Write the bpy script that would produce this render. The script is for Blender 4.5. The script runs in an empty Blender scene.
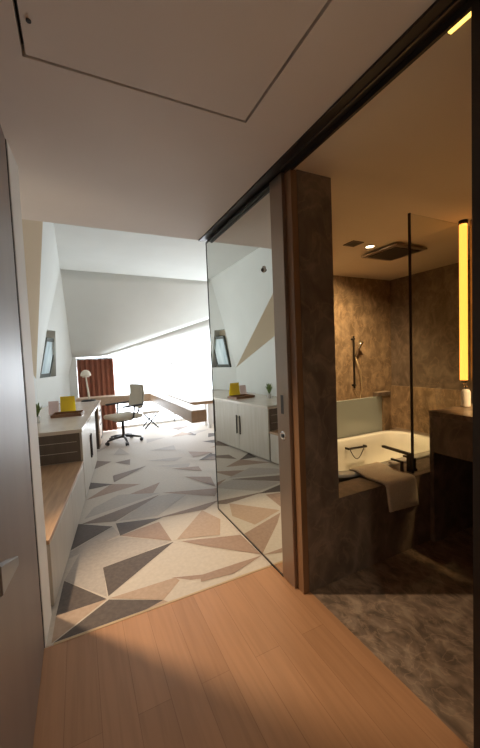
import bpy, bmesh, math, random
from mathutils import Vector, Matrix
random.seed(7)
C = bpy.context.scene.collection
S = bpy.context.scene

# ------------------------------------------------------------------ camera
def make_camera():
    yaw, pit, rol = math.radians(25.87), math.radians(3.13), math.radians(2.37)
    f = Vector((math.sin(yaw)*math.cos(pit), math.cos(yaw)*math.cos(pit), -math.sin(pit)))
    r = Vector((math.cos(yaw), -math.sin(yaw), 0))
    d = f.cross(r)
    r2 = r*math.cos(rol) + d*math.sin(rol)
    d2 = -r*math.sin(rol) + d*math.cos(rol)
    m = Matrix((( r2.x, -d2.x, -f.x, 0), (r2.y, -d2.y, -f.y, 0), (r2.z, -d2.z, -f.z, 1.38), (0, 0, 0, 1)))
    cd = bpy.data.cameras.new('camera')
    cd.sensor_fit = 'VERTICAL'; cd.sensor_height = 36; cd.sensor_width = 36*480/748
    cd.lens = 333.5/748*36
    cd.clip_start = .02
    o = bpy.data.objects.new('camera', cd); C.objects.link(o); o.matrix_world = m
    S.camera = o
make_camera()

# ------------------------------------------------------------------ world, light, exposure
w = bpy.data.worlds.new('sky'); S.world = w; w.use_nodes = True
bg = w.node_tree.nodes['Background']
bg.inputs[0].default_value = (.88, .94, 1, 1); bg.inputs[1].default_value = 8.3
S.view_settings.view_transform = 'Standard'; S.view_settings.look = 'None'
S.view_settings.exposure = 0; S.view_settings.gamma = 1; S.view_settings.use_curve_mapping = False
def portal(loc, sx, sy, rot):
    l = bpy.data.lights.new('window_daylight', 'AREA'); l.shape = 'RECTANGLE'; l.size = sx; l.size_y = sy
    l.cycles.is_portal = True
    o = bpy.data.objects.new('window_daylight', l); C.objects.link(o); o.location = loc; o.rotation_euler = rot
portal((2.3, 7.24, 1.15), 4.6, 2.2, (-math.pi/2, 0, 0))

# ------------------------------------------------------------------ materials
def mat(name, col, rough=.5, metal=0, spec=.5, emit=None, est=0, coat=0):
    m = bpy.data.materials.new(name); m.use_nodes = True
    b = m.node_tree.nodes['Principled BSDF']
    b.inputs['Base Color'].default_value = (*col, 1); b.inputs['Roughness'].default_value = rough
    b.inputs['Metallic'].default_value = metal; b.inputs['Specular IOR Level'].default_value = spec
    b.inputs['Coat Weight'].default_value = coat
    if emit: b.inputs['Emission Color'].default_value = (*emit, 1); b.inputs['Emission Strength'].default_value = est
    return m
def noise_mat(name, c1, c2, scale=(3, 3, 3), rough=.5, detail=6, lo=.35, hi=.65, bump=0, spec=.5, c3=None, vein=0, coat=0, dist=0.0):
    m = mat(name, c1, rough, spec=spec, coat=coat); nt = m.node_tree; b = nt.nodes['Principled BSDF']
    tc = nt.nodes.new('ShaderNodeTexCoord'); mp = nt.nodes.new('ShaderNodeMapping'); mp.inputs['Scale'].default_value = scale
    nt.links.new(tc.outputs['Object'], mp.inputs[0])
    n = nt.nodes.new('ShaderNodeTexNoise'); n.inputs['Scale'].default_value = 1; n.inputs['Detail'].default_value = detail
    n.inputs['Distortion'].default_value = dist
    nt.links.new(mp.outputs[0], n.inputs[0])
    r = nt.nodes.new('ShaderNodeValToRGB'); r.color_ramp.elements[0].position = lo; r.color_ramp.elements[1].position = hi
    r.color_ramp.elements[0].color = (*c1, 1); r.color_ramp.elements[1].color = (*c2, 1)
    if c3:
        e = r.color_ramp.elements.new((lo+hi)/2 + .02); e.color = (*c3, 1)
    nt.links.new(n.outputs[0], r.inputs[0])
    out = r.outputs[0]
    if vein:
        n2 = nt.nodes.new('ShaderNodeTexNoise'); n2.inputs['Scale'].default_value = .55; n2.inputs['Detail'].default_value = 9; n2.inputs['Distortion'].default_value = 1.6
        nt.links.new(mp.outputs[0], n2.inputs[0])
        r2 = nt.nodes.new('ShaderNodeValToRGB')
        els = r2.color_ramp.elements; els[0].position = .47; els[0].color = (0, 0, 0, 1); els[1].position = .53; els[1].color = (0, 0, 0, 1)
        e = els.new(.5); e.color = (1, 1, 1, 1)
        nt.links.new(n2.outputs[0], r2.inputs[0])
        mx = nt.nodes.new('ShaderNodeMixRGB'); mx.inputs[2].default_value = (c2[0]*1.5, c2[1]*1.4, c2[2]*1.3, 1)
        mm = nt.nodes.new('ShaderNodeMath'); mm.operation = 'MULTIPLY'; mm.inputs[1].default_value = vein
        nt.links.new(r2.outputs[0], mm.inputs[0]); nt.links.new(mm.outputs[0], mx.inputs[0]); nt.links.new(out, mx.inputs[1])
        out = mx.outputs[0]
    nt.links.new(out, b.inputs['Base Color'])
    if bump:
        bp = nt.nodes.new('ShaderNodeBump'); bp.inputs['Strength'].default_value = bump; bp.inputs['Distance'].default_value = .01
        nt.links.new(n.outputs[0], bp.inputs['Height']); nt.links.new(bp.outputs[0], b.inputs['Normal'])
    return m
def plank_mat(name, c1, c2, rough):
    m = mat(name, c1, rough); nt = m.node_tree; b = nt.nodes['Principled BSDF']
    tc = nt.nodes.new('ShaderNodeTexCoord'); mp = nt.nodes.new('ShaderNodeMapping'); mp.inputs['Rotation'].default_value = (0, 0, math.pi/2)
    nt.links.new(tc.outputs['Object'], mp.inputs[0])
    br = nt.nodes.new('ShaderNodeTexBrick'); br.inputs['Scale'].default_value = 1
    br.inputs['Brick Width'].default_value = 1.3; br.inputs['Row Height'].default_value = .13; br.inputs['Mortar Size'].default_value = .0012
    br.inputs['Color1'].default_value = (*c1, 1); br.inputs['Color2'].default_value = (*c2, 1)
    br.inputs['Mortar'].default_value = (c1[0]*.75, c1[1]*.72, c1[2]*.7, 1)
    nt.links.new(mp.outputs[0], br.inputs[0])
    mp2 = nt.nodes.new('ShaderNodeMapping'); mp2.inputs['Scale'].default_value = (26, 1.4, 1)
    nt.links.new(tc.outputs['Object'], mp2.inputs[0])
    n = nt.nodes.new('ShaderNodeTexNoise'); n.inputs['Scale'].default_value = 1.5; n.inputs['Detail'].default_value = 5; n.inputs['Distortion'].default_value = .6
    nt.links.new(mp2.outputs[0], n.inputs[0])
    r = nt.nodes.new('ShaderNodeValToRGB'); r.color_ramp.elements[0].color = (.89, .88, .87, 1); r.color_ramp.elements[1].color = (1.0, 1.0, 1.0, 1)
    r.color_ramp.elements[0].position = .35; r.color_ramp.elements[1].position = .6
    nt.links.new(n.outputs[0], r.inputs[0])
    mx = nt.nodes.new('ShaderNodeMixRGB'); mx.blend_type = 'MULTIPLY'; mx.inputs[0].default_value = 1
    nt.links.new(br.outputs[0], mx.inputs[1]); nt.links.new(r.outputs[0], mx.inputs[2]); nt.links.new(mx.outputs[0], b.inputs['Base Color'])
    return m
def glass_mat(name, tint, refl=.045):
    m = bpy.data.materials.new(name); m.use_nodes = True; nt = m.node_tree; nt.nodes.clear()
    o = nt.nodes.new('ShaderNodeOutputMaterial'); t = nt.nodes.new('ShaderNodeBsdfTransparent'); t.inputs[0].default_value = (*tint, 1)
    g = nt.nodes.new('ShaderNodeBsdfGlossy'); g.inputs['Roughness'].default_value = .01
    lw_ = nt.nodes.new('ShaderNodeLayerWeight'); lw_.inputs[0].default_value = .5
    pw = nt.nodes.new('ShaderNodeMath'); pw.operation = 'POWER'; pw.inputs[1].default_value = 4
    fr = nt.nodes.new('ShaderNodeMath'); fr.operation = 'MULTIPLY_ADD'; fr.inputs[1].default_value = .6; fr.inputs[2].default_value = refl; mx = nt.nodes.new('ShaderNodeMixShader')
    nt.links.new(lw_.outputs['Facing'], pw.inputs[0]); nt.links.new(pw.outputs[0], fr.inputs[0]); nt.links.new(fr.outputs[0], mx.inputs[0]); nt.links.new(t.outputs[0], mx.inputs[1]); nt.links.new(g.outputs[0], mx.inputs[2]); nt.links.new(mx.outputs[0], o.inputs[0])
    return m
M = {}
M['paint'] = noise_mat('white_paint', (.69, .71, .69), (.72, .74, .72), (2, 2, 2), .85, bump=.02, spec=.2)
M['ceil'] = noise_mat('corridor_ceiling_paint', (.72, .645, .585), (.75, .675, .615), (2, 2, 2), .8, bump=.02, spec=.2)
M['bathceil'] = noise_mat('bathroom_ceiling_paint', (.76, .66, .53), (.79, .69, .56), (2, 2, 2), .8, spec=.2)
M['cream'] = mat('cream_paint', (.66, .56, .42), .8, spec=.2)
M['jamb'] = noise_mat('pale_jamb_paint', (.74, .69, .62), (.78, .73, .66), (3, 3, 3), .6, spec=.3)
M['groove'] = mat('dark_groove', (.03, .026, .022), .7)
M['door'] = noise_mat('brown_lacquered_door', (.19, .13, .10), (.215, .15, .115), (6, 6, .5), .44)
M['floor'] = plank_mat('oak_planks', (.42, .215, .105), (.48, .25, .125), .40)
M['brass'] = mat('brass_strip', (.55, .40, .24), .5, .5)
M['bronze'] = noise_mat('bronze_metal', (.13, .10, .08), (.15, .12, .095), (40, 40, 2), .42, spec=.6)
for k in ('bronze',): M[k].node_tree.nodes['Principled BSDF'].inputs['Metallic'].default_value = .7
M['stile'] = mat('bronze_stile', (.34, .27, .22), .38, .85)
M['dark'] = mat('dark_bronze', (.045, .036, .03), .4, .5)
M['black'] = mat('black_plastic', (.02, .02, .022), .4)
M['chrome'] = mat('chrome', (.75, .74, .72), .15, 1)
M['darkmetal'] = mat('dark_tap_metal', (.06, .05, .042), .3, .8)
M['handle'] = mat('brushed_dark_handle', (.22, .21, .20), .3, .9)
M['mirror'] = mat('mirror_glass', (.78, .78, .73), .02, 1)
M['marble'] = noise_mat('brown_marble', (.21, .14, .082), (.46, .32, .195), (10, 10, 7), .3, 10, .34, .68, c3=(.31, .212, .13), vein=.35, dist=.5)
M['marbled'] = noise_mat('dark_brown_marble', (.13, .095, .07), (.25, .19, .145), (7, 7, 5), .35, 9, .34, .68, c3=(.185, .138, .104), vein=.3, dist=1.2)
M['marblef'] = noise_mat('floor_marble', (.13, .092, .066), (.34, .255, .18), (16, 11, 10), .3, 10, .36, .68, c3=(.24, .17, .12), vein=.3, dist=.6)
M['orange'] = noise_mat('orange_timber', (.20, .105, .05), (.25, .13, .062), (30, 30, 2), .4)
M['wood'] = noise_mat('light_timber', (.46, .30, .19), (.55, .38, .25), (3, 30, 30), .4)
M['woodtop'] = noise_mat('bench_timber', (.34, .20, .11), (.47, .29, .165), (30, 3, 30), .35)
M['woodl'] = noise_mat('ledge_timber', (.60, .43, .31), (.68, .50, .37), (30, 3, 30), .4)
M['cab'] = noise_mat('grey_beige_laminate', (.50, .45, .38), (.55, .50, .43), (20, 20, 2), .35)
M['cabtop'] = noise_mat('pale_worktop', (.62, .54, .46), (.68, .60, .51), (10, 3, 10), .22)
M['cabend'] = noise_mat('brown_cabinet_end', (.10, .074, .056), (.12, .09, .068), (20, 20, 2), .4)
M['white'] = mat('white_lacquer', (.80, .79, .77), .35)
M['tub'] = mat('white_acrylic', (.70, .67, .60), .15, coat=.3)
M['frost'] = mat('white_back_painted_glass', (.42, .46, .44), .12, coat=.4)
M['fabric'] = noise_mat('towel_cotton', (.62, .53, .43), (.70, .61, .50), (120, 120, 120), .95, bump=.3, spec=.1)
M['curtain'] = noise_mat('curtain_cloth', (.26, .10, .065), (.31, .125, .08), (60, 60, 8), .9, spec=.1)
M['upholst'] = noise_mat('beige_upholstery', (.56, .50, .40), (.62, .56, .46), (80, 80, 80), .8, bump=.1)
M['yellow'] = mat('yellow_card', (.92, .74, .07), .6)
M['pink'] = mat('pale_pink_card', (.80, .62, .60), .6)
M['leaf'] = noise_mat('leaf', (.10, .17, .04), (.20, .28, .08), (20, 20, 20), .5)
M['leafd'] = noise_mat('dark_leaf', (.03, .05, .02), (.06, .09, .035), (20, 20, 20), .5)
M['led'] = mat('led_tube', (.8, .7, .2), .4, emit=(1, .345, .05), est=3.0)
M['lampon'] = mat('downlight_lens', (1, .9, .7), .4, emit=(1, .85, .55), est=8)
M['glintwarm'] = mat('amber_glint_glow', (1, .9, .7), .4, emit=(1, .62, .12), est=2.5)  # glow colour of the amber reflection by the door track
M['shade'] = mat('cream_lampshade', (.78, .70, .58), .7)
M['screen'] = mat('tv_screen', (.012, .014, .015), .08, coat=.6)
M['glass'] = glass_mat('clear_glass', (.93, .94, .91), .03)
M['wglass'] = glass_mat('window_glass', (.97, .98, .98), .03)
M['frame_green'] = mat('dark_green_frame', (.06, .07, .055), .5)
M['bluepic'] = noise_mat('pale_blue_print', (.34, .47, .52), (.62, .74, .78), (9, 9, .6), .3)
M['tray'] = mat('brown_tray', (.22, .10, .045), .4)
M['c_c'] = noise_mat('carpet_cream', (.54, .475, .405), (.59, .52, .445), (40, 40, 40), .62, bump=.1, spec=.45)
M['c_t'] = noise_mat('carpet_tan', (.42, .30, .215), (.47, .34, .25), (40, 40, 40), .62, bump=.1, spec=.45)
M['c_m'] = noise_mat('carpet_rosy_brown', (.32, .215, .16), (.37, .255, .19), (40, 40, 40), .62, bump=.1, spec=.45)
M['c_b'] = noise_mat('carpet_brown', (.20, .145, .115), (.235, .17, .135), (40, 40, 40), .62, bump=.1, spec=.45)
M['c_d'] = noise_mat('carpet_dark_brown', (.085, .062, .05), (.115, .085, .068), (40, 40, 40), .62, bump=.1, spec=.45)
M['c_g'] = noise_mat('carpet_grey', (.40, .35, .31), (.46, .40, .355), (40, 40, 40), .62, bump=.1, spec=.45)

# ------------------------------------------------------------------ helpers
MW = {}
def bmnew(): return bmesh.new()
def box(bm, x0, x1, y0, y1, z0, z1, mi=0, bev=0):
    vs = [bm.verts.new(p) for p in ((x0, y0, z0), (x1, y0, z0), (x1, y1, z0), (x0, y1, z0), (x0, y0, z1), (x1, y0, z1), (x1, y1, z1), (x0, y1, z1))]
    fs = [bm.faces.new([vs[i] for i in q]) for q in ((3, 2, 1, 0), (4, 5, 6, 7), (0, 1, 5, 4), (1, 2, 6, 5), (2, 3, 7, 6), (3, 0, 4, 7))]
    for f in fs: f.material_index = mi
    if bev:
        es = list({e for f in fs for e in f.edges})
        bmesh.ops.bevel(bm, geom=es, offset=bev, segments=2, affect='EDGES', profile=.5)
    return bm
def prism(bm, poly, z0, z1, mi=0):
    a = [bm.verts.new((x, y, z0)) for x, y in poly]; b = [bm.verts.new((x, y, z1)) for x, y in poly]
    n = len(poly)
    fs = [bm.faces.new(a[::-1]), bm.faces.new(b)] + [bm.faces.new((a[i], a[(i+1) % n], b[(i+1) % n], b[i])) for i in range(n)]
    for f in fs: f.material_index = mi
def tube(bm, pts, r, seg=10, rr=None):
    pts = [Vector(p) for p in pts]; rings = []
    up = Vector((0, 0, 1)); last = None
    for i, p in enumerate(pts):
        d = (pts[min(i+1, len(pts)-1)] - pts[max(i-1, 0)]).normalized()
        if last is None:
            a = d.cross(up if abs(d.z) < .95 else Vector((1, 0, 0))).normalized()
        else:
            a = (last - d*last.dot(d)).normalized()
        last = a; b = d.cross(a)
        q = rr[i] if rr else r
        rings.append([bm.verts.new(p + a*q*math.cos(t*2*math.pi/seg) + b*q*math.sin(t*2*math.pi/seg)) for t in range(seg)])
    for u, v in zip(rings, rings[1:]):
        for i in range(seg): bm.faces.new((u[i], u[(i+1) % seg], v[(i+1) % seg], v[i]))
    bm.faces.new(rings[0][::-1]); bm.faces.new(rings[-1])
def lathe(bm, prof, loc=(0, 0, 0), seg=24, sy=1):
    rings = []
    for r, z in prof:
        rings.append([bm.verts.new((loc[0] + max(r, .0004)*math.cos(t*2*math.pi/seg), loc[1] + sy*max(r, .0004)*math.sin(t*2*math.pi/seg), loc[2] + z)) for t in range(seg)])
    for u, v in zip(rings, rings[1:]):
        for i in range(seg): bm.faces.new((u[i], u[(i+1) % seg], v[(i+1) % seg], v[i]))
    bm.faces.new(rings[0][::-1]); bm.faces.new(rings[-1])
def face(bm, pts, mi=0):
    f = bm.faces.new([bm.verts.new(p) for p in pts]); f.material_index = mi; return f
def obj(name, bm, m, parent=None, smooth=False, local=False, bev=0, recalc=True):
    if recalc: bmesh.ops.recalc_face_normals(bm, faces=bm.faces)
    if parent and not local: bm.transform(MW[parent.name].inverted())
    me = bpy.data.meshes.new(name); bm.to_mesh(me); bm.free()
    for k in (m if isinstance(m, (list, tuple)) else [m]): me.materials.append(M[k])
    if smooth:
        for p in me.polygons: p.use_smooth = True
    o = bpy.data.objects.new(name, me); C.objects.link(o)
    if parent: o.parent = parent
    MW[o.name] = MW[parent.name] if parent else Matrix.Identity(4)
    if bev:
        b = o.modifiers.new('bevel', 'BEVEL'); b.width = bev; b.segments = 2; b.limit_method = 'ANGLE'
    return o
def tag(o, label, cat, group=None):
    o['label'] = label; o['category'] = cat
    if group: o['group'] = group
    return o
def thing(name, label, cat, loc=(0, 0, 0), rotz=0, group=None, kind=None):
    o = bpy.data.objects.new(name, None); C.objects.link(o); o.empty_display_size = .1
    o.location = loc; o.rotation_euler = (0, 0, rotz)
    MW[o.name] = Matrix.Translation(loc) @ Matrix.Rotation(rotz, 4, 'Z')
    if kind: o['kind'] = kind; o['label'] = label
    else: tag(o, label, cat, group)
    return o
def struct(name, bm, m, **k):
    o = obj(name, bm, m, **k); o['kind'] = 'structure'; return o
def B(*a, **k): return box(bmnew(), *a, **k)

# ------------------------------------------------------------------ room shell
G = 1.065                       # plane of the sliding mirror door
CH, RH, BH = 2.39, 2.80, 2.37   # corridor, room and bathroom ceilings
B0 = (-.56, 5.71); W2 = (-.03, 7.15)      # left wall of the room: bend point and far corner
def lw(y): return (-.84 + .0733*(y-1.89), y)

# floors
struct('floor', B(-.9, 1.13, -1.5, 1.83, -.05, 0), 'floor')
bm = bmnew(); prism(bm, [(1.13, -.2), (4.1, -.2), (4.1, 3.4), (1.54, 3.4), (1.54, 2.6), (1.13, 2.6)], -.05, 0); struct('floor_bathroom', bm, 'marblef')
bm = bmnew()
prism(bm, [(-1.2, 1.84), (1.12, 1.84), (1.12, 2.76), (1.44, 2.76), (1.44, 3.5), (4.6, 3.5), (4.6, 7.3), (-1.2, 7.3)], -.05, 0, 0)
POLY = [
('d', [(-0.16, 2.35), (0.07, 2.04), (-0.19, 2.04)]), ('t', [(-0.19, 2.04), (0.07, 2.04), (-0.2, 1.845)]),
('d', [(0.08, 2.03), (0.36, 1.87), (0.26, 1.845), (-0.19, 1.845)]), ('d', [(0.07, 2.37), (0.57, 2.44), (0.08, 2.06)]),
('t', [(0.08, 2.04), (0.47, 2.03), (0.49, 1.99), (0.36, 1.87)]), ('m', [(0.45, 2.04), (0.74, 1.93), (0.72, 1.9), (0.55, 1.96)]),
('t', [(0.36, 1.87), (0.38, 1.845), (0.26, 1.845)]), ('m', [(0.22, 2.74), (0.54, 2.81), (0.56, 2.46)]),
('d', [(0.21, 2.97), (0.59, 2.87), (0.22, 2.74)]), ('b', [(0.5, 2.88), (0.84, 2.91), (1.15, 2.94), (0.96, 2.82)]),
('d', [(-0.08, 3.13), (0.18, 2.93), (-0.13, 2.71)]), ('g', [(-0.13, 2.69), (0.18, 2.93), (0.22, 2.76), (-0.14, 2.6)]),
('b', [(-0.06, 3.11), (0.68, 3.38), (0.21, 3.01)]), ('m', [(-0.01, 3.63), (0.26, 3.96), (0.55, 3.78)]),
('d', [(0.03, 4.16), (0.28, 3.94), (0.03, 3.92)]), ('b', [(0.3, 4.24), (0.73, 4.4), (0.29, 4.0)]),
('b', [(0.12, 5.05), (0.34, 4.85), (0.11, 4.63)]), ('m', [(0.7, 3.41), (1.26, 3.21), (1.14, 3.04)]),
('m', [(1.04, 3.74), (1.3, 3.57), (1.24, 3.26)]), ('t', [(0.93, 2.82), (1.01, 2.58), (0.91, 2.35), (0.6, 2.46)]),
('m', [(0.62, 2.42), (1.05, 2.27), (1.06, 1.97), (0.74, 2.28)]), ('m', [(0.62, 1.97), (1.06, 1.96), (0.81, 1.88), (0.60, 1.91)]),
('b', [(0.38, 4.78), (0.58, 4.82), (0.54, 4.56)]), ('g', [(0.14, 5.56), (0.42, 5.85), (0.21, 5.49)]),
('g', [(0.39, 5.18), (0.52, 5.55), (0.61, 5.07)]), ('m', [(.98, 4.1), (1.3, 4.0), (1.28, 3.8)]), ('g', [(.75, 4.62), (1.25, 4.5), (1.1, 4.38)]),
('g', [(.9, 5.1), (1.3, 5.2), (1.25, 4.9)]), ('g', [(.5, 6.2), (.9, 6.3), (.6, 6.0)]), ('g', [(1.0, 5.9), (1.3, 5.8), (.95, 5.6)]),
]
POLY[:0] = [('g', [(-.159, 2.352), (-.054, 2.689), (.221, 2.723), (.561, 2.459), (.074, 2.365), (.071, 2.061)]), ('g', [(.821, 4.325), (1.247, 4.176), (1.159, 4.008)]), ('m', [(.39, 3.55), (.75, 3.72), (.62, 3.45)]), ('g', [(.60, 3.36), (.99, 3.30), (.55, 2.92), (.24, 3.0)]), ('g', [(.05, 3.4), (.3, 3.6), (.68, 3.42), (-.03, 3.2)])]
for i in range(40):
    x = random.uniform(1.5, 4.4); y = random.uniform(3.8, 7.0); a = random.uniform(0, 6.28)
    POLY.append((random.choice('dbmtg'), [(x, y), (x + .45*math.cos(a), y + .45*math.sin(a)*.8), (x + .35*math.cos(a+1), y + .3*math.sin(a+1))]))
KEY = {'c': 0, 't': 1, 'm': 2, 'b': 3, 'd': 4, 'g': 5}
for i, (c, p) in enumerate(POLY):
    z = .0008 + .00006*i
    f = face(bm, [(x, y, z) for x, y in p], KEY[c])
bmesh.ops.recalc_face_normals(bm, faces=bm.faces)
for f in bm.faces:
    if abs(f.normal.z) > .9 and len(f.verts) < 6 and f.normal.z < 0: f.normal_flip()
struct('floor_carpet', bm, ['c_c', 'c_t', 'c_m', 'c_b', 'c_d', 'c_g'], recalc=False)
struct('trim_1', B(-.19, 1.06, 1.828, 1.842, -.01, .002), 'brass')

# ceilings
H0, H1, K0, K1 = -.09, .712, .5, 1.318
gw = .011
bm = bmnew()
box(bm, -1.2, H0-gw, -1.5, 2.78, CH, CH+.04); box(bm, H1+gw, 1.12, -1.5, 2.78, CH, CH+.04)
box(bm, H0-gw, H1+gw, -1.5, K0-gw, CH, CH+.04); box(bm, H0-gw, H1+gw, K1+gw, 2.78, CH, CH+.04)
struct('ceiling', bm, 'ceil')
t = thing('access_hatch', 'square white access hatch flush in the corridor ceiling', 'hatch', ((H0+H1)/2, (K0+K1)/2, CH))
obj('panel', B(H0, H1, K0, K1, CH+.001, CH+.03), 'ceil', t)
bm = bmnew(); box(bm, H0-.03, H1+.03, K0-.03, K1+.03, CH+.041, CH+.05); obj('recess_frame', bm, 'groove', t)
bm = bmnew(); lathe(bm, [(.007, -.003), (.007, .002)], (-.068, 1.187, CH), 12); obj('latch', bm, 'groove', t)
bm = bmnew(); box(bm, -1.2, 1.54, 2.70, 2.779, CH+.04, RH)
struct('wall_soffit', bm, 'ceil')
bm = bmnew(); box(bm, -1.3, 4.7, 2.78, 5.95, RH, RH+.06); struct('ceiling_room', bm, 'paint')
bm = bmnew()
NX, NZ_ = 24, 10
def slope_pt(u, v):
    x = -.45 + 5.15*u
    tx, ty, tz = x, 5.79 + .066*x, RH
    zl = 1.36 + .323*max(x, 0)
    bz = min(2.79, 0.5*(zl + 1.47 + math.sqrt((zl-1.47)**2 + .002)))
    by = 6.70 + .25*max(0, min(1, (.5-x)/.55))
    return Vector((x, ty + (by-ty)*v, tz + (bz-tz)*v))
gr = [[bm.verts.new(slope_pt(i/NX, j/NZ_)) for i in range(NX+1)] for j in range(NZ_+1)]
for j in range(NZ_):
    for i in range(NX): bm.faces.new((gr[j][i], gr[j+1][i], gr[j+1][i+1], gr[j][i+1]))
hd = []
for i in range(NX+1):
    x = -.45 + 5.15*i/NX
    hd.append(bm.verts.new((x, 7.15, 1.475 + (0 if x < .5 else .195*(x-.5)))))
low = [bm.verts.new(v.co) for v in gr[-1]]
for i in range(NX): bm.faces.new((low[i], hd[i], hd[i+1], low[i+1]))
for f in bm.faces: f.smooth = True
r = bmesh.ops.extrude_face_region(bm, geom=list(bm.faces))
for v in [g for g in r['geom'] if isinstance(g, bmesh.types.BMVert)]: v.co += Vector((0, .10, .10))
struct('ceiling_sloped', bm, 'paint')
bm = bmnew(); prism(bm, [(1.0995, -.2), (4.1, -.2), (4.1, 3.4), (1.54, 3.4), (1.54, 2.76), (1.0995, 2.76)], BH, BH+.04); struct('ceiling_bathroom', bm, 'bathceil')

# corridor walls
struct('wall_left', B(-.36, -.275, -1.5, 1.84, 0, CH), 'jamb')
struct('wall_back', B(-.36, 1.2, -1.58, -1.5, 0, CH), 'jamb')
struct('wall_right', B(1.075, 1.2, -1.5, .53, 0, RH), 'jamb')
struct('trim_5', B(1.07, 1.2, .53, .598, 0, CH), 'dark')
bm = bmnew(); prism(bm, [(-.95, 1.842), (-.224, 1.842), (-.212, 2.06), (-.95, 2.06)], 0, CH); struct('trim_2', bm, 'jamb')

# room left wall with the niche and the sloping bulkhead over the bench
def wallseg(bm, p, q, z0, z1, th=.1):
    d = Vector((q[0]-p[0], q[1]-p[1])).normalized(); n = Vector((-d.y, d.x))*th
    prism(bm, [p, q, (q[0]+n.x, q[1]+n.y), (p[0]+n.x, p[1]+n.y)], z0, z1)
def lerp(p, q, t): return (p[0]+(q[0]-p[0])*t, p[1]+(q[1]-p[1])*t)
NZ0, NZ1 = 1.165, 1.89
WL = (-.094, 7.15)
def lean(y, z):                 # the wall leans inwards above the niche sill
    return -.56 + .3235*(y-5.71) + .238*max(0, z-1.16)
bm = bmnew()
wallseg(bm, lw(2.065), B0, 0, RH)
struct('wall_left_room', bm, 'paint')
bm = bmnew()
zs = [0, NZ0, NZ1, RH]
ys = [(5.71, 5.82, 6.40, 7.30), (5.71, 5.82, 6.40, 7.30), (5.71, 5.74, 6.03, 7.30), (5.71, 5.74, 6.03, 7.30)]
vv = [[bm.verts.new((lean(y, z), y, z)) for y in yr] for yr, z in zip(ys, zs)]
for a in range(3):
    for b in range(3):
        if (a, b) != (1, 1): bm.faces.new((vv[a][b], vv[a][b+1], vv[a+1][b+1], vv[a+1][b]))
r = bmesh.ops.extrude_face_region(bm, geom=list(bm.faces))
for v in [g for g in r['geom'] if isinstance(g, bmesh.types.BMVert)]: v.co += Vector((-.16, .05, 0))
struct('wall_far_left', bm, 'paint')
bm = bmnew()
q = [(lean(y, z)-.13, y+.04, z) for y, z in ((5.74, NZ0-.03), (6.45, NZ0-.03), (6.12, NZ1+.03), (5.72, NZ1+.03))]
q2 = [(x-.05, y, z) for x, y, z in q]
a = [bm.verts.new(p) for p in q]; b = [bm.verts.new(p) for p in q2]
bm.faces.new(a); bm.faces.new(b[::-1])
for k in range(4): bm.faces.new((a[k], b[k], b[(k+1) % 4], a[(k+1) % 4]))
struct('wall_niche', bm, 'cream')
A = (-.12, 2.785, RH); Bp = (B0[0], B0[1], 1.16); p = lw(2.785); D = (p[0], p[1], 2.33); E_ = (lean(5.77, RH), 5.77, RH)
bm = bmnew()
Bt, Dt = (B0[0]-.05, B0[1], RH), (D[0], D[1], RH)
v = [bm.verts.new(q) for q in (A, Bp, D, Bt, Dt, E_)]
for k, q in enumerate(((0, 1, 2), (0, 5, 1), (5, 3, 1), (0, 2, 4), (1, 3, 4, 2), (0, 4, 3, 5))):
    f = bm.faces.new([v[x] for x in q]); f.material_index = 1 if k == 0 else 0
struct('wall_bulkhead', bm, ['paint', 'cream'])

# far wall, right wall
bm = bmnew(); box(bm, -.3, 4.7, 7.17, 7.27, 2.2, RH+.1)
struct('wall_far', bm, 'paint')
struct('wall_far_return', B(-.36, -.018, 6.955, 7.27, 0, 1.462), 'paint')
struct('wall_far_right', B(4.6, 4.7, 3.5, 7.27, 0, RH), 'paint')

# bathroom walls
bm = bmnew(); box(bm, 1.125, 1.36, 1.515, 2.60, 0, BH-.001); box(bm, 1.125, 1.54, 2.60, 2.76, 0, BH-.001)
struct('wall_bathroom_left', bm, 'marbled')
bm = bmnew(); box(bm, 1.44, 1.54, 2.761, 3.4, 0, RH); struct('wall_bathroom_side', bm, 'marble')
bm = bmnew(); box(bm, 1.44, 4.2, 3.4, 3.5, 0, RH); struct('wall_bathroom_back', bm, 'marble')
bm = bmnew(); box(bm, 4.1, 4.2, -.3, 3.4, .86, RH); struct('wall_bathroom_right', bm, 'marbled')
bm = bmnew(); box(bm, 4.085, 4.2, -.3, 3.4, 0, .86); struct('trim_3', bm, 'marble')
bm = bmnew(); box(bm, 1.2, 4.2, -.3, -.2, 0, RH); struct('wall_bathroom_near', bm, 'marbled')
bm = bmnew(); box(bm, 1.44, 4.7, 2.7, 3.5, RH, RH+.05); struct('ceiling_void', bm, 'paint')
struct('trim_4', B(1.085, 1.124, 1.517, 1.60, 0, 2.365), 'orange')

# window wall
wdw = thing('window_1', 'tall glazed window wall across the far end of the room', 'window', (2.3, 7.15, 0), kind='structure')
bm = bmnew()
for x in (-.015, .62, 1.82, 3.1, 4.5): box(bm, x, x+.03, 7.15, 7.20, 0, 1.42 if x < .7 else (1.70 if x < 2 else (1.95 if x < 4 else 2.2)))
box(bm, -.015, 4.6, 7.15, 7.20, 0, .05)
obj('frame', bm, 'white', wdw)
bm = bmnew()
for x0, x1, h in ((.0, .62, 1.45), (.65, 1.82, 1.47), (1.85, 3.1, 1.72), (3.13, 4.5, 1.98)):
    f0 = [(x0, 7.172, .05), (x1, 7.172, .05), (x1, 7.172, h + (.2 if x0 > .6 else 0)), (x0, 7.172, h)]
    face(bm, f0)
obj('pane', bm, 'wglass', wdw)

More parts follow.
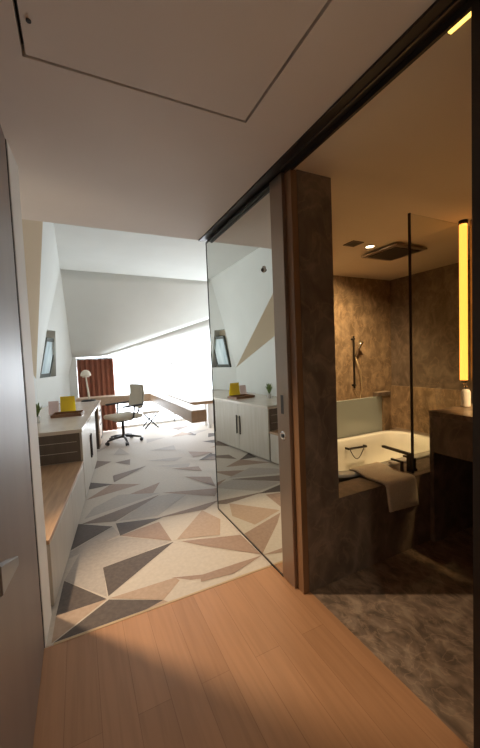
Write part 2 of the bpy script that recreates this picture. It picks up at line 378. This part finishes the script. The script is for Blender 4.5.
# ------------------------------------------------------------------ sliding mirror door and its track
tr = thing('sliding_door_track', 'dark bronze track along the ceiling above the bathroom opening', 'door track', (1.07, 1.2, CH))
bm = bmnew(); box(bm, 1.002, 1.018, -.2, 2.775, 2.378, CH-.001); box(bm, 1.086, 1.099, -.2, 2.775, 2.360, CH-.001); box(bm, 1.018, 1.086, -.2, 2.775, 2.384, CH-.001)
obj('channel', bm, 'dark', tr)
bm = bmnew(); box(bm, 1.050, 1.058, -.2, 1.57, 2.378, 2.384); obj('runner_rail', bm, 'bronze', tr)
d2 = thing('door_2', 'mirrored sliding door with bronze edge slid back from the bathroom', 'door', (G+.02, 2.17, 0), kind='structure')
obj('mirror_panel', B(G, G+.035, 1.70, 2.76, .012, 2.374), 'mirror', d2)
ed = obj('edge_stile', B(G-.002, G+.038, 1.575, 1.70, .008, 2.374, bev=.002), 'stile', d2)
obj('far_edge_strip', B(G-.003, G+.038, 2.76, 2.77, .008, 2.374), 'dark', d2)
obj('bottom_rail', B(G-.003, G+.038, 1.70, 2.76, .004, .014), 'dark', d2)
bm = bmnew(); box(bm, G-.004, G-.001, 1.70, 2.77, 2.360, 2.374); obj('top_rail', bm, 'dark', d2)
bm = bmnew(); box(bm, G-.0035, G-.0015, 1.615, 1.665, 1.015, 1.155); pl = obj('flush_pull', bm, 'stile', d2, bev=.001)
bm = bmnew(); box(bm, G-.0045, G-.003, 1.626, 1.654, 1.03, 1.14); obj('pull_recess', bm, 'black', pl)
def xlathe(bm, prof, x, y, z, seg=20):
    rings = []
    for r, dx in prof:
        rings.append([bm.verts.new((x+dx, y+r*math.cos(k*2*math.pi/seg), z+r*math.sin(k*2*math.pi/seg))) for k in range(seg)])
    for a, b in zip(rings, rings[1:]):
        for i in range(seg): bm.faces.new((a[i], a[(i+1) % seg], b[(i+1) % seg], b[i]))
    bm.faces.new(rings[0]); bm.faces.new(rings[-1])
bm = bmnew(); xlathe(bm, [(.026, .001), (.026, -.004), (.018, -.006), (.018, -.003)], G-.002, 1.64, .90); lk = obj('lock_rosette', bm, 'chrome', d2)
bm = bmnew(); xlathe(bm, [(.013, .0), (.012, -.007), (.006, -.008)], G-.004, 1.64, .90); obj('lock_cylinder', bm, 'black', lk)
bm = bmnew(); xlathe(bm, [(.020, .0), (.020, -.004), (.018, -.006)], G, 1.80, 1.905); kn = obj('sensor_disc', bm, 'white', d2)
bm = bmnew(); xlathe(bm, [(.011, .0), (.011, -.006), (.007, -.010)], G-.006, 1.80, 1.900); obj('sensor_dome', bm, 'dark', kn)

# ------------------------------------------------------------------ entry door opened against the left wall
d1 = thing('door_1', 'tall brown lacquered entry door standing open along the left', 'door', (-.25, 1.36, 0), kind='structure')
obj('door_leaf', B(-.272, -.228, .70, 1.822, .008, CH-.004, bev=.002), 'door', d1)
obj('edge_seal', B(-.262, -.226, 1.823, 1.832, .008, CH-.004), 'groove', d1)
bm = bmnew(); box(bm, -.228, -.222, .765, .815, .86, 1.08, bev=.002); hb = obj('handle_plate', bm, 'handle', d1)
bm = bmnew(); tube(bm, [(-.224, .79, .965), (-.172, .79, .965)], .010)
lv = bmnew(); vv = [lv.verts.new(p) for p in ((-.182, .775, -.006+.935), (-.158, .775, .935-.006), (-.158, .955, .892), (-.180, .95, .892), (-.182, .775, .992), (-.158, .775, .992), (-.158, .955, .916), (-.180, .95, .916))]
for q in ((3, 2, 1, 0), (4, 5, 6, 7), (0, 1, 5, 4), (1, 2, 6, 5), (2, 3, 7, 6), (3, 0, 4, 7)): lv.faces.new([vv[k] for k in q])
obj('lever_handle', lv, 'handle', hb, bev=.003); obj('spindle', bm, 'chrome', hb)

# ------------------------------------------------------------------ built-in bench, cabinet, worktop, desk
RZ = -math.atan2(.125, .992)
OX, OY = -.005, 3.64
DP = -.64
t = thing('luggage_bench', 'low grey built-in luggage bench with wooden top beside the corridor wall', 'bench', (OX, OY, 0), RZ)
obj('body', B(-.60, -.02, -1.55, -.004, .075, .375), 'cab', t, local=True)
obj('plinth', B(-.60, -.06, -1.55, -.004, 0, .075), 'groove', t, local=True)
obj('bench_top', B(-.60, -.002, -1.55, -.004, .376, .402, bev=.002), 'woodtop', t, local=True)
bm = bmnew(); box(bm, -.02, -.001, -1.55, -.785, .02, .374, bev=.002); obj('front_panel', bm, 'cab', t, local=True)
bm = bmnew(); box(bm, -.02, -.001, -.78, -.03, .02, .374, bev=.002); obj('front_panel', bm, 'cab', t, local=True)
t = thing('storage_cabinet', 'tall grey beige cabinet with two doors past the end of the bench', 'cabinet', (OX, OY, 0), RZ)
bm = bmnew(); box(bm, DP, -.021, 0, 1.40, .03, .685)
cb = obj('carcass', bm, 'cab', t, local=True)
bm = bmnew(); box(bm, DP, -.021, -.0035, 0, .405, .685)
for z in (.50, .60): box(bm, DP+.02, -.05, -.006, -.0035, z, z+.004, mi=1)
obj('end_panel', bm, ['cabend', 'cab'], t, local=True)
obj('plinth', B(DP, -.06, .02, 1.40, 0, .03), 'groove', t, local=True)
for y0, y1, hy in ((.0, .70, .66), (.705, 1.40, .745)):
    dd = obj('door', B(-.02, 0, y0, y1, .02, .684, bev=.002), 'cab', t, local=True)
    bm = bmnew(); box(bm, 0.0, .016, hy-.006, hy+.006, .25, .52, bev=.002); obj('handle', bm, 'dark', dd, local=True)
def w2(y): # wall face behind the worktop
    return (lw(y)[0] if y < B0[1] else lean(y, 0)) + .012
def fr(sv, x=.004): return (OX + math.cos(RZ)*x - math.sin(RZ)*sv, OY + math.sin(RZ)*x + math.cos(RZ)*sv)
bm = bmnew(); prism(bm, [(w2(3.70), 3.70), fr(0), fr(2.60), (w2(6.23), 6.23), (w2(5.70), 5.70)], .686, .722)
t = obj('worktop', bm, 'cabtop', bev=.003)
tag(t, 'long pale worktop running over the cabinet to the desk by the window', 'worktop')
t = thing('desk_pedestal', 'brown drawer pedestal holding the worktop beyond the knee space', 'desk pedestal', (OX, OY, 0), RZ)
obj('body', B(-.45, -.02, 2.05, 2.50, .0, .685), 'cabend', t, local=True)
for z0, z1 in ((.03, .24), (.25, .46), (.47, .68)):
    dr = obj('drawer', B(-.02, -.002, 2.05, 2.50, z0, z1, bev=.002), 'woodl', t, local=True)
    bm = bmnew(); box(bm, -.002, .010, 2.22, 2.40, (z0+z1)/2-.006, (z0+z1)/2+.006, bev=.002); obj('handle', bm, 'dark', dr, local=True)

# ------------------------------------------------------------------ timber ledge round the window corner, white cabinet behind it
t = thing('window_ledge', 'light timber ledge turning the corner in front of the bright window', 'ledge', (1.2, 6.3, 0))
bm = bmnew(); prism(bm, [(-.06, 6.40), (1.18, 6.30), (1.18, 3.80), (1.37, 3.80), (1.37, 6.60), (-.06, 6.68)], .60, .748)
obj('board', bm, 'woodl', t, bev=.006)
bm = bmnew(); box(bm, .30, .34, 6.52, 6.60, 0, .60); obj('leg', bm, 'white', t)
t = thing('timber_table', 'wide timber table top behind the ledge return', 'table', (1.9, 5.4, 0))
obj('table_top', B(1.40, 2.35, 4.55, 6.25, .70, .745, bev=.003), 'wood', t)
for y in (4.7, 6.1):
    obj('leg', B(2.22, 2.28, y-.03, y+.03, 0, .70), 'white', t)
t = thing('low_white_cabinet', 'low white cabinet standing beyond the timber table by the window', 'cabinet', (2.55, 6.7, 0))
obj('body', B(2.25, 2.9, 6.35, 6.95, 0, .56), 'white', t); obj('cabinet_top', B(2.24, 2.91, 6.34, 6.96, .561, .585, bev=.003), 'white', t)

# ------------------------------------------------------------------ curtain
bm = bmnew()
N = 60; rows = []
for k in range(2):
    for zz in (0, 1):
        pass
x0, x1 = -.01, .63
def cpt(i, off):
    x = x0 + (x1-x0)*i/N
    return x, 6.99 + .022*math.sin(i/N*2*math.pi*7) + .006*math.sin(i*1.7) + off
for off in (0, .006):
    rows.append([[bm.verts.new((*cpt(i, off), z)) for i in range(N+1)] for z in (.02, .5, 1.0, 1.43)])
for a in rows:
    for r0, r1 in zip(a, a[1:]):
        for i in range(N): bm.faces.new((r0[i], r0[i+1], r1[i+1], r1[i]))
cu = thing('curtain', 'rust brown pleated curtain drawn to the left of the window', 'curtain', (.3, 6.99, 0))
obj('drape', bm, 'curtain', cu, smooth=True)
obj('heading_rail', B(-.015, .65, 6.965, 7.02, 1.431, 1.452), 'dark', cu)

# ------------------------------------------------------------------ things on the worktop
def loc2w(x, y): c, s = math.cos(RZ), math.sin(RZ); return (OX + c*x - s*y, OY + s*x + c*y)
# lamp
lx, ly = loc2w(-.18, 2.53)
t = thing('desk_lamp', 'cream mushroom desk lamp on a dark oval base against the curtain', 'lamp', (lx, ly, .7225))
bm = bmnew(); lathe(bm, [(.115, 0), (.115, .012), (.09, .022), (.02, .026)], seg=28, sy=.65); obj('base', bm, 'black', t, local=True, smooth=True)
bm = bmnew(); tube(bm, [(.01, 0, .02), (.005, 0, .12), (-.008, 0, .26), (-.02, 0, .40), (-.02, 0, .46)], .012, rr=[.020, .016, .013, .011, .011]); obj('stem', bm, 'shade', t, local=True, smooth=True)
bm = bmnew(); lathe(bm, [(.080, .425), (.082, .44), (.074, .475), (.054, .505), (.026, .525), (0, .53)], (-.02, 0, 0), 28); lathe(bm, [(.055, .405), (.055, .416)], (-.02, 0, 0)); obj('lamp_shade', bm, 'shade', t, local=True, smooth=True)
# tray
c = loc2w(-.27, 1.02)
t = thing('leather_tray', 'small brown tray on the worktop in front of the yellow card', 'tray', (*c, .7225), RZ)
bm = bmnew(); box(bm, -.16, .16, -.12, .12, 0, .008); obj('base', bm, 'tray', t, local=True)
bm = bmnew()
for a in ((-.17, .17, -.13, -.12), (-.17, .17, .12, .13), (-.17, -.16, -.12, .12), (.16, .17, -.12, .12)): box(bm, *a, 0, .035)
obj('rim', bm, 'tray', t, local=True)
o = obj('pen', (lambda b: (tube(b, [(0, 0, 0), (.13, .03, 0)], .005), b)[1])(bmnew()), 'black'); o.location = (c[0]-.02, c[1], .7225+.0135)
tag(o, 'black pen lying in the brown tray on the worktop', 'pen')
c = loc2w(-.30, 1.22)
t = thing('yellow_card', 'bright yellow tent card standing on the worktop behind the brown tray', 'card', (*c, .7225), RZ)
bm = bmnew(); face(bm, [(-.085, 0, 0), (.085, 0, 0), (.085, .03, .22), (-.085, .03, .22)]); face(bm, [(-.085, .03, .22), (.085, .03, .22), (.085, .075, 0), (-.085, .075, 0)])
r = bmesh.ops.solidify(bm, geom=list(bm.faces), thickness=.002)
obj('sheet', bm, 'yellow', t, local=True)
c = loc2w(-.47, 1.24)
t = thing('pink_card', 'pale pink leaflet leaning beside the yellow card on the worktop', 'card', (*c, .7225), RZ)
bm = bmnew(); box(bm, -.06, .06, 0, .003, 0, .17); bm.transform(Matrix.Rotation(-.2, 4, 'X')); obj('sheet', bm, 'pink', t, local=True)
# plants
def plant(name, label, x, y, z, leaf, n, h, sp, pot):
    t = thing(name, label, 'plant', (x, y, z), group='pot plants on the worktop')
    bm = bmnew(); lathe(bm, [(.026, 0), (.036, .07), (.036, .072), (.031, .072), (.028, .05)], seg=20); obj('pot', bm, pot, t, local=True, smooth=True)
    bm = bmnew()
    for i in range(n):
        a = i*2.4; k = random.uniform(.5, 1); tip = Vector((math.cos(a)*sp*k, math.sin(a)*sp*k, .07 + h*random.uniform(.6, 1)))
        base = Vector((0, 0, .05)); mid = base.lerp(tip, .55) + Vector((0, 0, .02)); sd = Vector((-math.sin(a), math.cos(a), 0))*.014
        v = [bm.verts.new(q) for q in (base, mid+sd, tip, mid-sd, mid+Vector((0, 0, .006)))]
        for q in ((0, 1, 4), (1, 2, 4), (2, 3, 4), (3, 0, 4)): bm.faces.new([v[i2] for i2 in q])
    obj('foliage', bm, leaf, t, local=True)
    return t
c = loc2w(-.20, .35)
c2 = loc2w(-.50, .10)
plant('potted_plant', 'dark leafed pot plant on the worktop corner nearest the bench', c2[0], c2[1], .7225, 'leafd', 16, .14, .08, 'white')
c = loc2w(-.52, .62)
plant('potted_plant', 'light green grassy pot plant in the middle of the worktop', c[0], c[1], .7225, 'leaf', 26, .17, .07, 'white')
# picture in the niche
ang = math.atan2(1, .3235)
mid = (lean(6.10, NZ0) - .050, 6.10)
t = thing('framed_picture', 'pale blue picture in a dark frame standing inside the beige wall niche', 'picture', (mid[0], mid[1], NZ0), ang)
bm = bmnew()
for a in ((-.19, .19, .03, .06), (-.19, .19, .60, .63), (-.19, -.165, .06, .60), (.165, .19, .06, .60)): box(bm, a[0], a[1], -.012, .03, a[2]-.028, a[3])
bm.transform(Matrix.Rotation(.23, 4, 'X')); obj('frame', bm, 'frame_green', t, local=True)
bm = B(-.165, .165, .0, .012, .032, .60); bm.transform(Matrix.Rotation(.23, 4, 'X')); obj('print', bm, 'bluepic', t, local=True)

# ------------------------------------------------------------------ office chair
t = thing('office_chair', 'beige swivel office chair with black arms drawn up to the desk', 'chair', (.63, 5.92, 0), math.radians(112))
def ch(name, bm, m, par=None, **k): return obj(name, bm, m, par or t, local=True, **k)
for i in range(5):
    a = i*2*math.pi/5 + .3
    bm = bmnew(); tube(bm, [(0.03*math.cos(a), .03*math.sin(a), .105), (.16*math.cos(a), .16*math.sin(a), .095), (.29*math.cos(a), .29*math.sin(a), .068)], .02, rr=[.024, .02, .014])
    lg = ch('leg', bm, 'black', smooth=True)
    bm = bmnew(); c0 = Vector((.29*math.cos(a), .29*math.sin(a), .029)); q = Vector((-math.sin(a), math.cos(a), 0))
    tube(bm, [c0-q*.022, c0-q*.006], .029, 16); tube(bm, [c0+q*.006, c0+q*.022], .029, 16); tube(bm, [c0-q*.006, c0+q*.006], .01)
    ch('caster', bm, 'black', lg)
bm = bmnew(); lathe(bm, [(.035, .08), (.035, .12), (.024, .13), (.024, .36)]); ch('gas_column', bm, 'darkmetal', smooth=True)
bm = bmnew(); box(bm, -.10, .10, -.13, .13, .36, .40, bev=.01); tube(bm, [(.1, .05, .375), (.2, .06, .37)], .007); ch('tilt_mechanism', bm, 'black')
bm = bmnew(); box(bm, -.24, .24, -.25, .23, .40, .475, bev=.03); ch('seat', bm, 'upholst', smooth=True)
bm = bmnew()
nx, nz = 8, 10; fr = []; 
for off in (0, .035):
    g = []
    for j in range(nz+1):
        zz = .56 + .40*j/nz; y = -.25 - .05*(j/nz) - .03*math.sin(j/nz*3.1)
        g.append([bm.verts.new(((-.215 + .43*i/nx)*(1-.06*j/nz), y + .03*(2*i/nx-1)**2 - off, zz)) for i in range(nx+1)])
    fr.append(g)
for g in fr:
    for j in range(nz):
        for i in range(nx): bm.faces.new((g[j][i], g[j][i+1], g[j+1][i+1], g[j+1][i]))
a, b = fr
for j in range(nz):
    bm.faces.new((a[j][0], a[j+1][0], b[j+1][0], b[j][0])); bm.faces.new((a[j][nx], b[j][nx], b[j+1][nx], a[j+1][nx]))
for i in range(nx):
    bm.faces.new((a[0][i], b[0][i], b[0][i+1], a[0][i+1])); bm.faces.new((a[nz][i], a[nz][i+1], b[nz][i+1], b[nz][i]))
ch('backrest', bm, 'upholst', smooth=True)
bm = bmnew(); tube(bm, [(0, -.10, .38), (0, -.24, .40), (0, -.315, .50), (0, -.325, .70)], .018); ch('back_support', bm, 'black', smooth=True)
for s in (-1, 1):
    bm = bmnew(); tube(bm, [(s*.20, -.05, .41), (s*.27, -.05, .44), (s*.28, -.07, .62)], .014); box(bm, s*.28-.028, s*.28+.028, -.24, .14, .62, .648, bev=.008); tube(bm, [(s*.28, -.23, .634), (s*.2, -.285, .66)], .012)
    ch('armrest', bm, 'black', smooth=True)

# ------------------------------------------------------------------ cross-legged stool under the ledge
t = thing('crossed_leg_stool', 'low white stool on crossed dark legs in front of the window', 'stool', (1.26, 6.86, 0))
for y in (-.12, .12):
    for s in (-1, 1):
        bm = bmnew(); tube(bm, [(-.13*s, y+.008*s, .008), (.13*s, y+.008*s, .30)], .014); obj('leg', bm, 'black', t, local=True)
for s in (-1, 1):
    bm = bmnew(); tube(bm, [(.13*s, -.12, .295), (.13*s, .12, .295)], .009); obj('crossbar', bm, 'black', t, local=True)
bm = bmnew(); box(bm, -.17, .17, -.16, .16, .302, .36, bev=.015); obj('cushion', bm, 'white', t, local=True, smooth=True)

# ------------------------------------------------------------------ bathroom: tub platform, tub, taps, towel
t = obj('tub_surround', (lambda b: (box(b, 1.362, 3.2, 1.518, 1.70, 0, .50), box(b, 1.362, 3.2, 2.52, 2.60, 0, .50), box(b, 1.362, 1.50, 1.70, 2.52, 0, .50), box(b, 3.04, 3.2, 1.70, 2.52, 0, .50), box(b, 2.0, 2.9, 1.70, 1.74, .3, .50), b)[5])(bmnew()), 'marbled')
tag(t, 'dark brown marble surround enclosing the white bathtub', 'tub surround')
def rrect(cx, cy, hx, hy, r, z, n=8):
    pts = []
    for qx, qy, a0 in ((1, 1, 0), (-1, 1, 90), (-1, -1, 180), (1, -1, 270)):
        for k in range(n+1):
            a = math.radians(a0 + 90*k/n); pts.append((cx + qx*(hx-r) + r*math.cos(a), cy + qy*(hy-r) + r*math.sin(a), z))
    return pts
bm = bmnew(); loops = []
cx, cy = 2.27, 2.125
for hx, hy, r, z in ((.765, .392, .20, .50), (.765, .392, .20, .515), (.75, .378, .19, .522), (.70, .325, .17, .522), (.685, .31, .165, .51), (.66, .285, .16, .42), (.62, .255, .15, .20), (.56, .21, .13, .13), (.40, .12, .1, .11)):
    loops.append([bm.verts.new(p) for p in rrect(cx, cy, hx, hy, r, z)])
for a, b in zip(loops, loops[1:]):
    n = len(a)
    for i in range(n): bm.faces.new((a[i], a[(i+1) % n], b[(i+1) % n], b[i]))
bm.faces.new(loops[-1])
tb_ = thing('bathtub', 'white bathtub set into the dark marble surround', 'bathtub', (cx, cy, .1))
obj('tub_shell', bm, 'tub', tb_, smooth=True)
bm = bmnew(); lathe(bm, [(.03, .112), (.03, .118), (.005, .119)], (cx, cy, 0), 16); obj('drain', bm, 'chrome', tb_)
bm = bmnew()
yb = cy+.285
tube(bm, [(2.27, yb+.01, .45), (2.27, yb-.03, .45), (2.50, yb-.03, .44), (2.50, yb+.01, .44)], .011)
gb = obj('grab_handle', bm, 'darkmetal', tb_)
bm = bmnew(); tube(bm, [(2.29+.19*k/8, yb-.025, .445-.11*math.sin(k/8*math.pi)) for k in range(9)], .004); obj('strap_loop', bm, 'darkmetal', gb)
t = thing('bath_mixer', 'dark bath mixer with long spout at the front corner of the tub', 'tap', (2.10, 1.62, .50))
bm = bmnew(); box(bm, 2.085, 2.115, 1.585, 1.615, .50, .635, bev=.003); sp = [(2.10, 1.60, .628), (2.10, 1.66, .635)]
obj('spout_post', bm, 'darkmetal', t)
bm = bmnew(); box(bm, -.013, .013, 0, .25, -.009, .009, bev=.003); bm.transform(Matrix.Translation((2.10, 1.60, .624)) @ Matrix.Rotation(math.radians(-4), 4, 'Z')); obj('spout', bm, 'darkmetal', t)
for x in (2.02, 2.15):
    bm = bmnew(); lathe(bm, [(.02, 0), (.02, .01), (.012, .015), (.012, .075)], (x, 1.62-.02, .50), 14); kb = obj('valve', bm, 'darkmetal', t, smooth=True)
    bm = bmnew(); box(bm, x-.008, x+.008, 1.59, 1.69, .575, .589, bev=.003); obj('lever', bm, 'darkmetal', kb)
# towel
bm = bmnew(); nx = 12
path = [(1.80, .527), (1.74, .529), (1.66, .511), (1.58, .511), (1.53, .511), (1.512, .506), (1.506, .49), (1.503, .44), (1.50, .38), (1.497, .325)]
gr = []
for j, (y, z) in enumerate(path):
    row = []
    for i in range(nx+1):
        sh = -.05*(1 - j/len(path)); x = 1.77 + sh + (.28)*i/nx
        wv = .004*math.sin(i*1.3+j*.4)*(1 if j > 5 else .2)
        row.append(bm.verts.new((x, y + (-abs(wv)), z + (0 if j > 5 else abs(wv)*.3) - (.014*(i/nx) if j == len(path)-1 else 0))))
    gr.append(row)
for j in range(len(path)-1):
    for i in range(nx): bm.faces.new((gr[j][i], gr[j][i+1], gr[j+1][i+1], gr[j+1][i]))
bmesh.ops.recalc_face_normals(bm, faces=bm.faces)
t = obj('bath_towel', bm, 'fabric', smooth=True)
so = t.modifiers.new('thickness', 'SOLIDIFY'); so.thickness = .012; so.offset = 0
tag(t, 'beige bath towel draped over the front edge of the tub', 'towel')
# white glass panel at the back of the tub with its post
t = thing('splash_screen', 'low white glass screen standing along the back of the tub', 'screen', (2.5, 2.57, .5))
obj('panel', B(1.462, 2.92, 2.55, 2.575, .501, .885), 'frost', t)
bm = bmnew(); box(bm, 2.921, 3.02, 2.53, 2.598, .501, .885); obj('end_post', bm, 'marble', t)
bm = bmnew(); box(bm, 2.84, 3.03, 2.525, 2.60, .886, .93, bev=.003); obj('cap_block', bm, 'marbled', t)

# shower glass, rail, rain head, vent, downlights
t = thing('shower_glass', 'clear glass panel from the tub edge beside the vanity', 'glass panel', (2.45, 1.56, .5))
obj('pane', B(2.084, 2.80, 1.556, 1.566, .502, 2.295), 'glass', t)
obj('edge_profile', B(2.075, 2.084, 1.553, 1.569, .502, 2.295), 'dark', t)
t = thing('hand_shower_rail', 'slim vertical shower rail with hand shower on the lit marble wall', 'shower', (3.36, 3.4, .9))
bm = bmnew(); tube(bm, [(3.34, 3.36, .88), (3.34, 3.36, 1.58)], .013); obj('riser', bm, 'darkmetal', t)
for z in (.92, 1.54):
    bm = bmnew(); tube(bm, [(3.34, 3.399, z), (3.34, 3.345, z)], .016); obj('bracket', bm, 'darkmetal', t)
bm = bmnew(); tube(bm, [(3.34, 3.33, 1.30), (3.35, 3.28, 1.42), (3.36, 3.25, 1.50)], .016, rr=[.013, .015, .035]); obj('hand_shower', bm, 'chrome', t, smooth=True)
bm = bmnew(); tube(bm, [(3.34, 3.33, 1.29), (3.42, 3.33, 1.1), (3.45, 3.34, .85), (3.42, 3.35, .70), (3.36, 3.37, .80), (3.34, 3.385, .88)], .008); obj('hose', bm, 'brass', t, smooth=True)
t = thing('rain_shower_head', 'square dark rain shower head hanging below the bathroom ceiling', 'shower head', (2.9, 2.36, 2.33))
bm = bmnew(); box(bm, 2.69, 3.12, 2.15, 2.58, BH-.034, BH-.018, bev=.003); obj('plate', bm, 'stile', t)
bm = bmnew(); box(bm, 2.74, 3.07, 2.20, 2.53, BH-.040, BH-.0345); obj('spray_face', bm, 'dark', t)
bm = bmnew(); box(bm, 2.84, 2.98, 2.29, 2.43, BH-.018, BH-.001); obj('ceiling_mount', bm, 'chrome', t)
t = thing('ceiling_vent', 'small square vent in the bathroom ceiling left of the lit downlight', 'vent', (2.35, 2.34, BH))
bm = bmnew()
for a in ((2.285, 2.415, 2.275, 2.29), (2.285, 2.415, 2.39, 2.405), (2.285, 2.30, 2.29, 2.39), (2.40, 2.415, 2.29, 2.39)): box(bm, *a, BH-.008, BH-.001)
obj('frame', bm, 'bronze', t)
for k in range(4): obj('slat', B(2.30, 2.40, 2.297+.024*k, 2.313+.024*k, BH-.007, BH-.002), 'dark', t)
def downlight(x, y, z, label, energy, col, size, lens='lampon', r=.038, group=None, rot=(0, 0, 0)):
    t = thing('downlight', label, 'light', (x, y, z), group='ceiling downlights')
    bm = bmnew(); lathe(bm, [(r+.014, -.001), (r+.014, -.006), (r, -.006), (r, -.001)], seg=24); obj('trim_ring', bm, 'white', t, local=True)
    bm = bmnew(); lathe(bm, [(r-.002, -.001), (r-.002, -.004)], seg=24); obj('lens', bm, lens, t, local=True)
    if energy:
        l = bpy.data.lights.new('downlight_beam', 'SPOT'); l.energy = energy; l.color = col; l.spot_size = math.radians(size); l.spot_blend = .7; l.shadow_soft_size = .04
        o = bpy.data.objects.new('downlight_beam', l); C.objects.link(o); o.parent = t; o.location = (0, 0, -.03); o.rotation_euler = rot
    return t
downlight(2.57, 2.35, BH, 'round lit downlight in the bathroom ceiling next to the rain shower head', 175, (1, .72, .38), 128, rot=Vector((.05, .62, -1)).to_track_quat('-Z', 'Y').to_euler())
# vanity
t = thing('vanity_counter', 'dark marble vanity counter with open space below on the right', 'vanity', (2.5, .9, 0))
obj('counter_top', B(2.19, 2.836, -.19, 1.515, .905, .94, bev=.003), 'marblef', t)
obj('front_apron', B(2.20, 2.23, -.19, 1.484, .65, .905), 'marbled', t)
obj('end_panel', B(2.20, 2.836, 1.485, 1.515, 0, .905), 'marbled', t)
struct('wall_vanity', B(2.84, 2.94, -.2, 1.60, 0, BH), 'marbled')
t = thing('light_tube', 'glowing yellow vertical light tube hung beside the vanity', 'light', (2.80, 1.62, 1.1))
bm = bmnew(); tube(bm, [(2.80, 1.63, 1.11), (2.80, 1.63, BH-.03)], .028, 18); obj('tube', bm, 'led', t, smooth=True)
bm = bmnew(); tube(bm, [(2.80, 1.63, BH-.03), (2.80, 1.63, BH-.001)], .032, 18); obj('ceiling_cap', bm, 'dark', t)
bm = bmnew(); tube(bm, [(2.80, 1.63, 1.09), (2.80, 1.63, 1.11)], .03, 18); obj('end_cap', bm, 'chrome', t)
t = thing('soap_bottle', 'white soap bottle on the far end of the vanity counter', 'bottle', (2.53, 1.46, .9405))
bm = bmnew(); lathe(bm, [(.028, 0), (.03, .01), (.03, .11), (.022, .125), (.012, .13)], seg=20); obj('body', bm, 'white', t, local=True, smooth=True)
bm = bmnew(); lathe(bm, [(.012, .13), (.012, .15), (.005, .15), (.005, .17)], seg=12); tube(bm, [(0, 0, .168), (-.035, 0, .166)], .005); obj('pump', bm, 'chrome', t, local=True)
downlight(-.52, 2.42, CH, 'round downlight in the ceiling over the luggage bench', 222, (1, .77, .53), 56, r=.045, rot=Vector((1.34, -.66, -2.39)).to_track_quat('-Z', 'Y').to_euler())
downlight(.45, -.45, CH, 'round unseen downlight added in the ceiling by the entrance', 30, (1, .86, .68), 150)  # unseen lamp added as ambient light from the corridor behind the camera
t = thing('track_glint', 'amber light reflection modelled as a small glowing strip at the near end of the sliding door track', 'light', (1.11, .65, BH))  # glowing strip standing in for lamp light reflected on the track
obj('glint_backing', B(1.1005, 1.119, .595, .69, BH-.006, BH-.001), 'dark', t)
obj('lens', B(1.1025, 1.117, .60, .685, BH-.010, BH-.006), 'glintwarm', t)
downlight(2.50, .25, BH, 'round unseen downlight added in the bathroom ceiling over the vanity counter', 330, (1, .66, .30), 46, rot=Vector((.26, .74, -1.43)).to_track_quat('-Z', 'Y').to_euler())  # unseen lamp added to brighten the bathroom ceiling by bounce off the counter
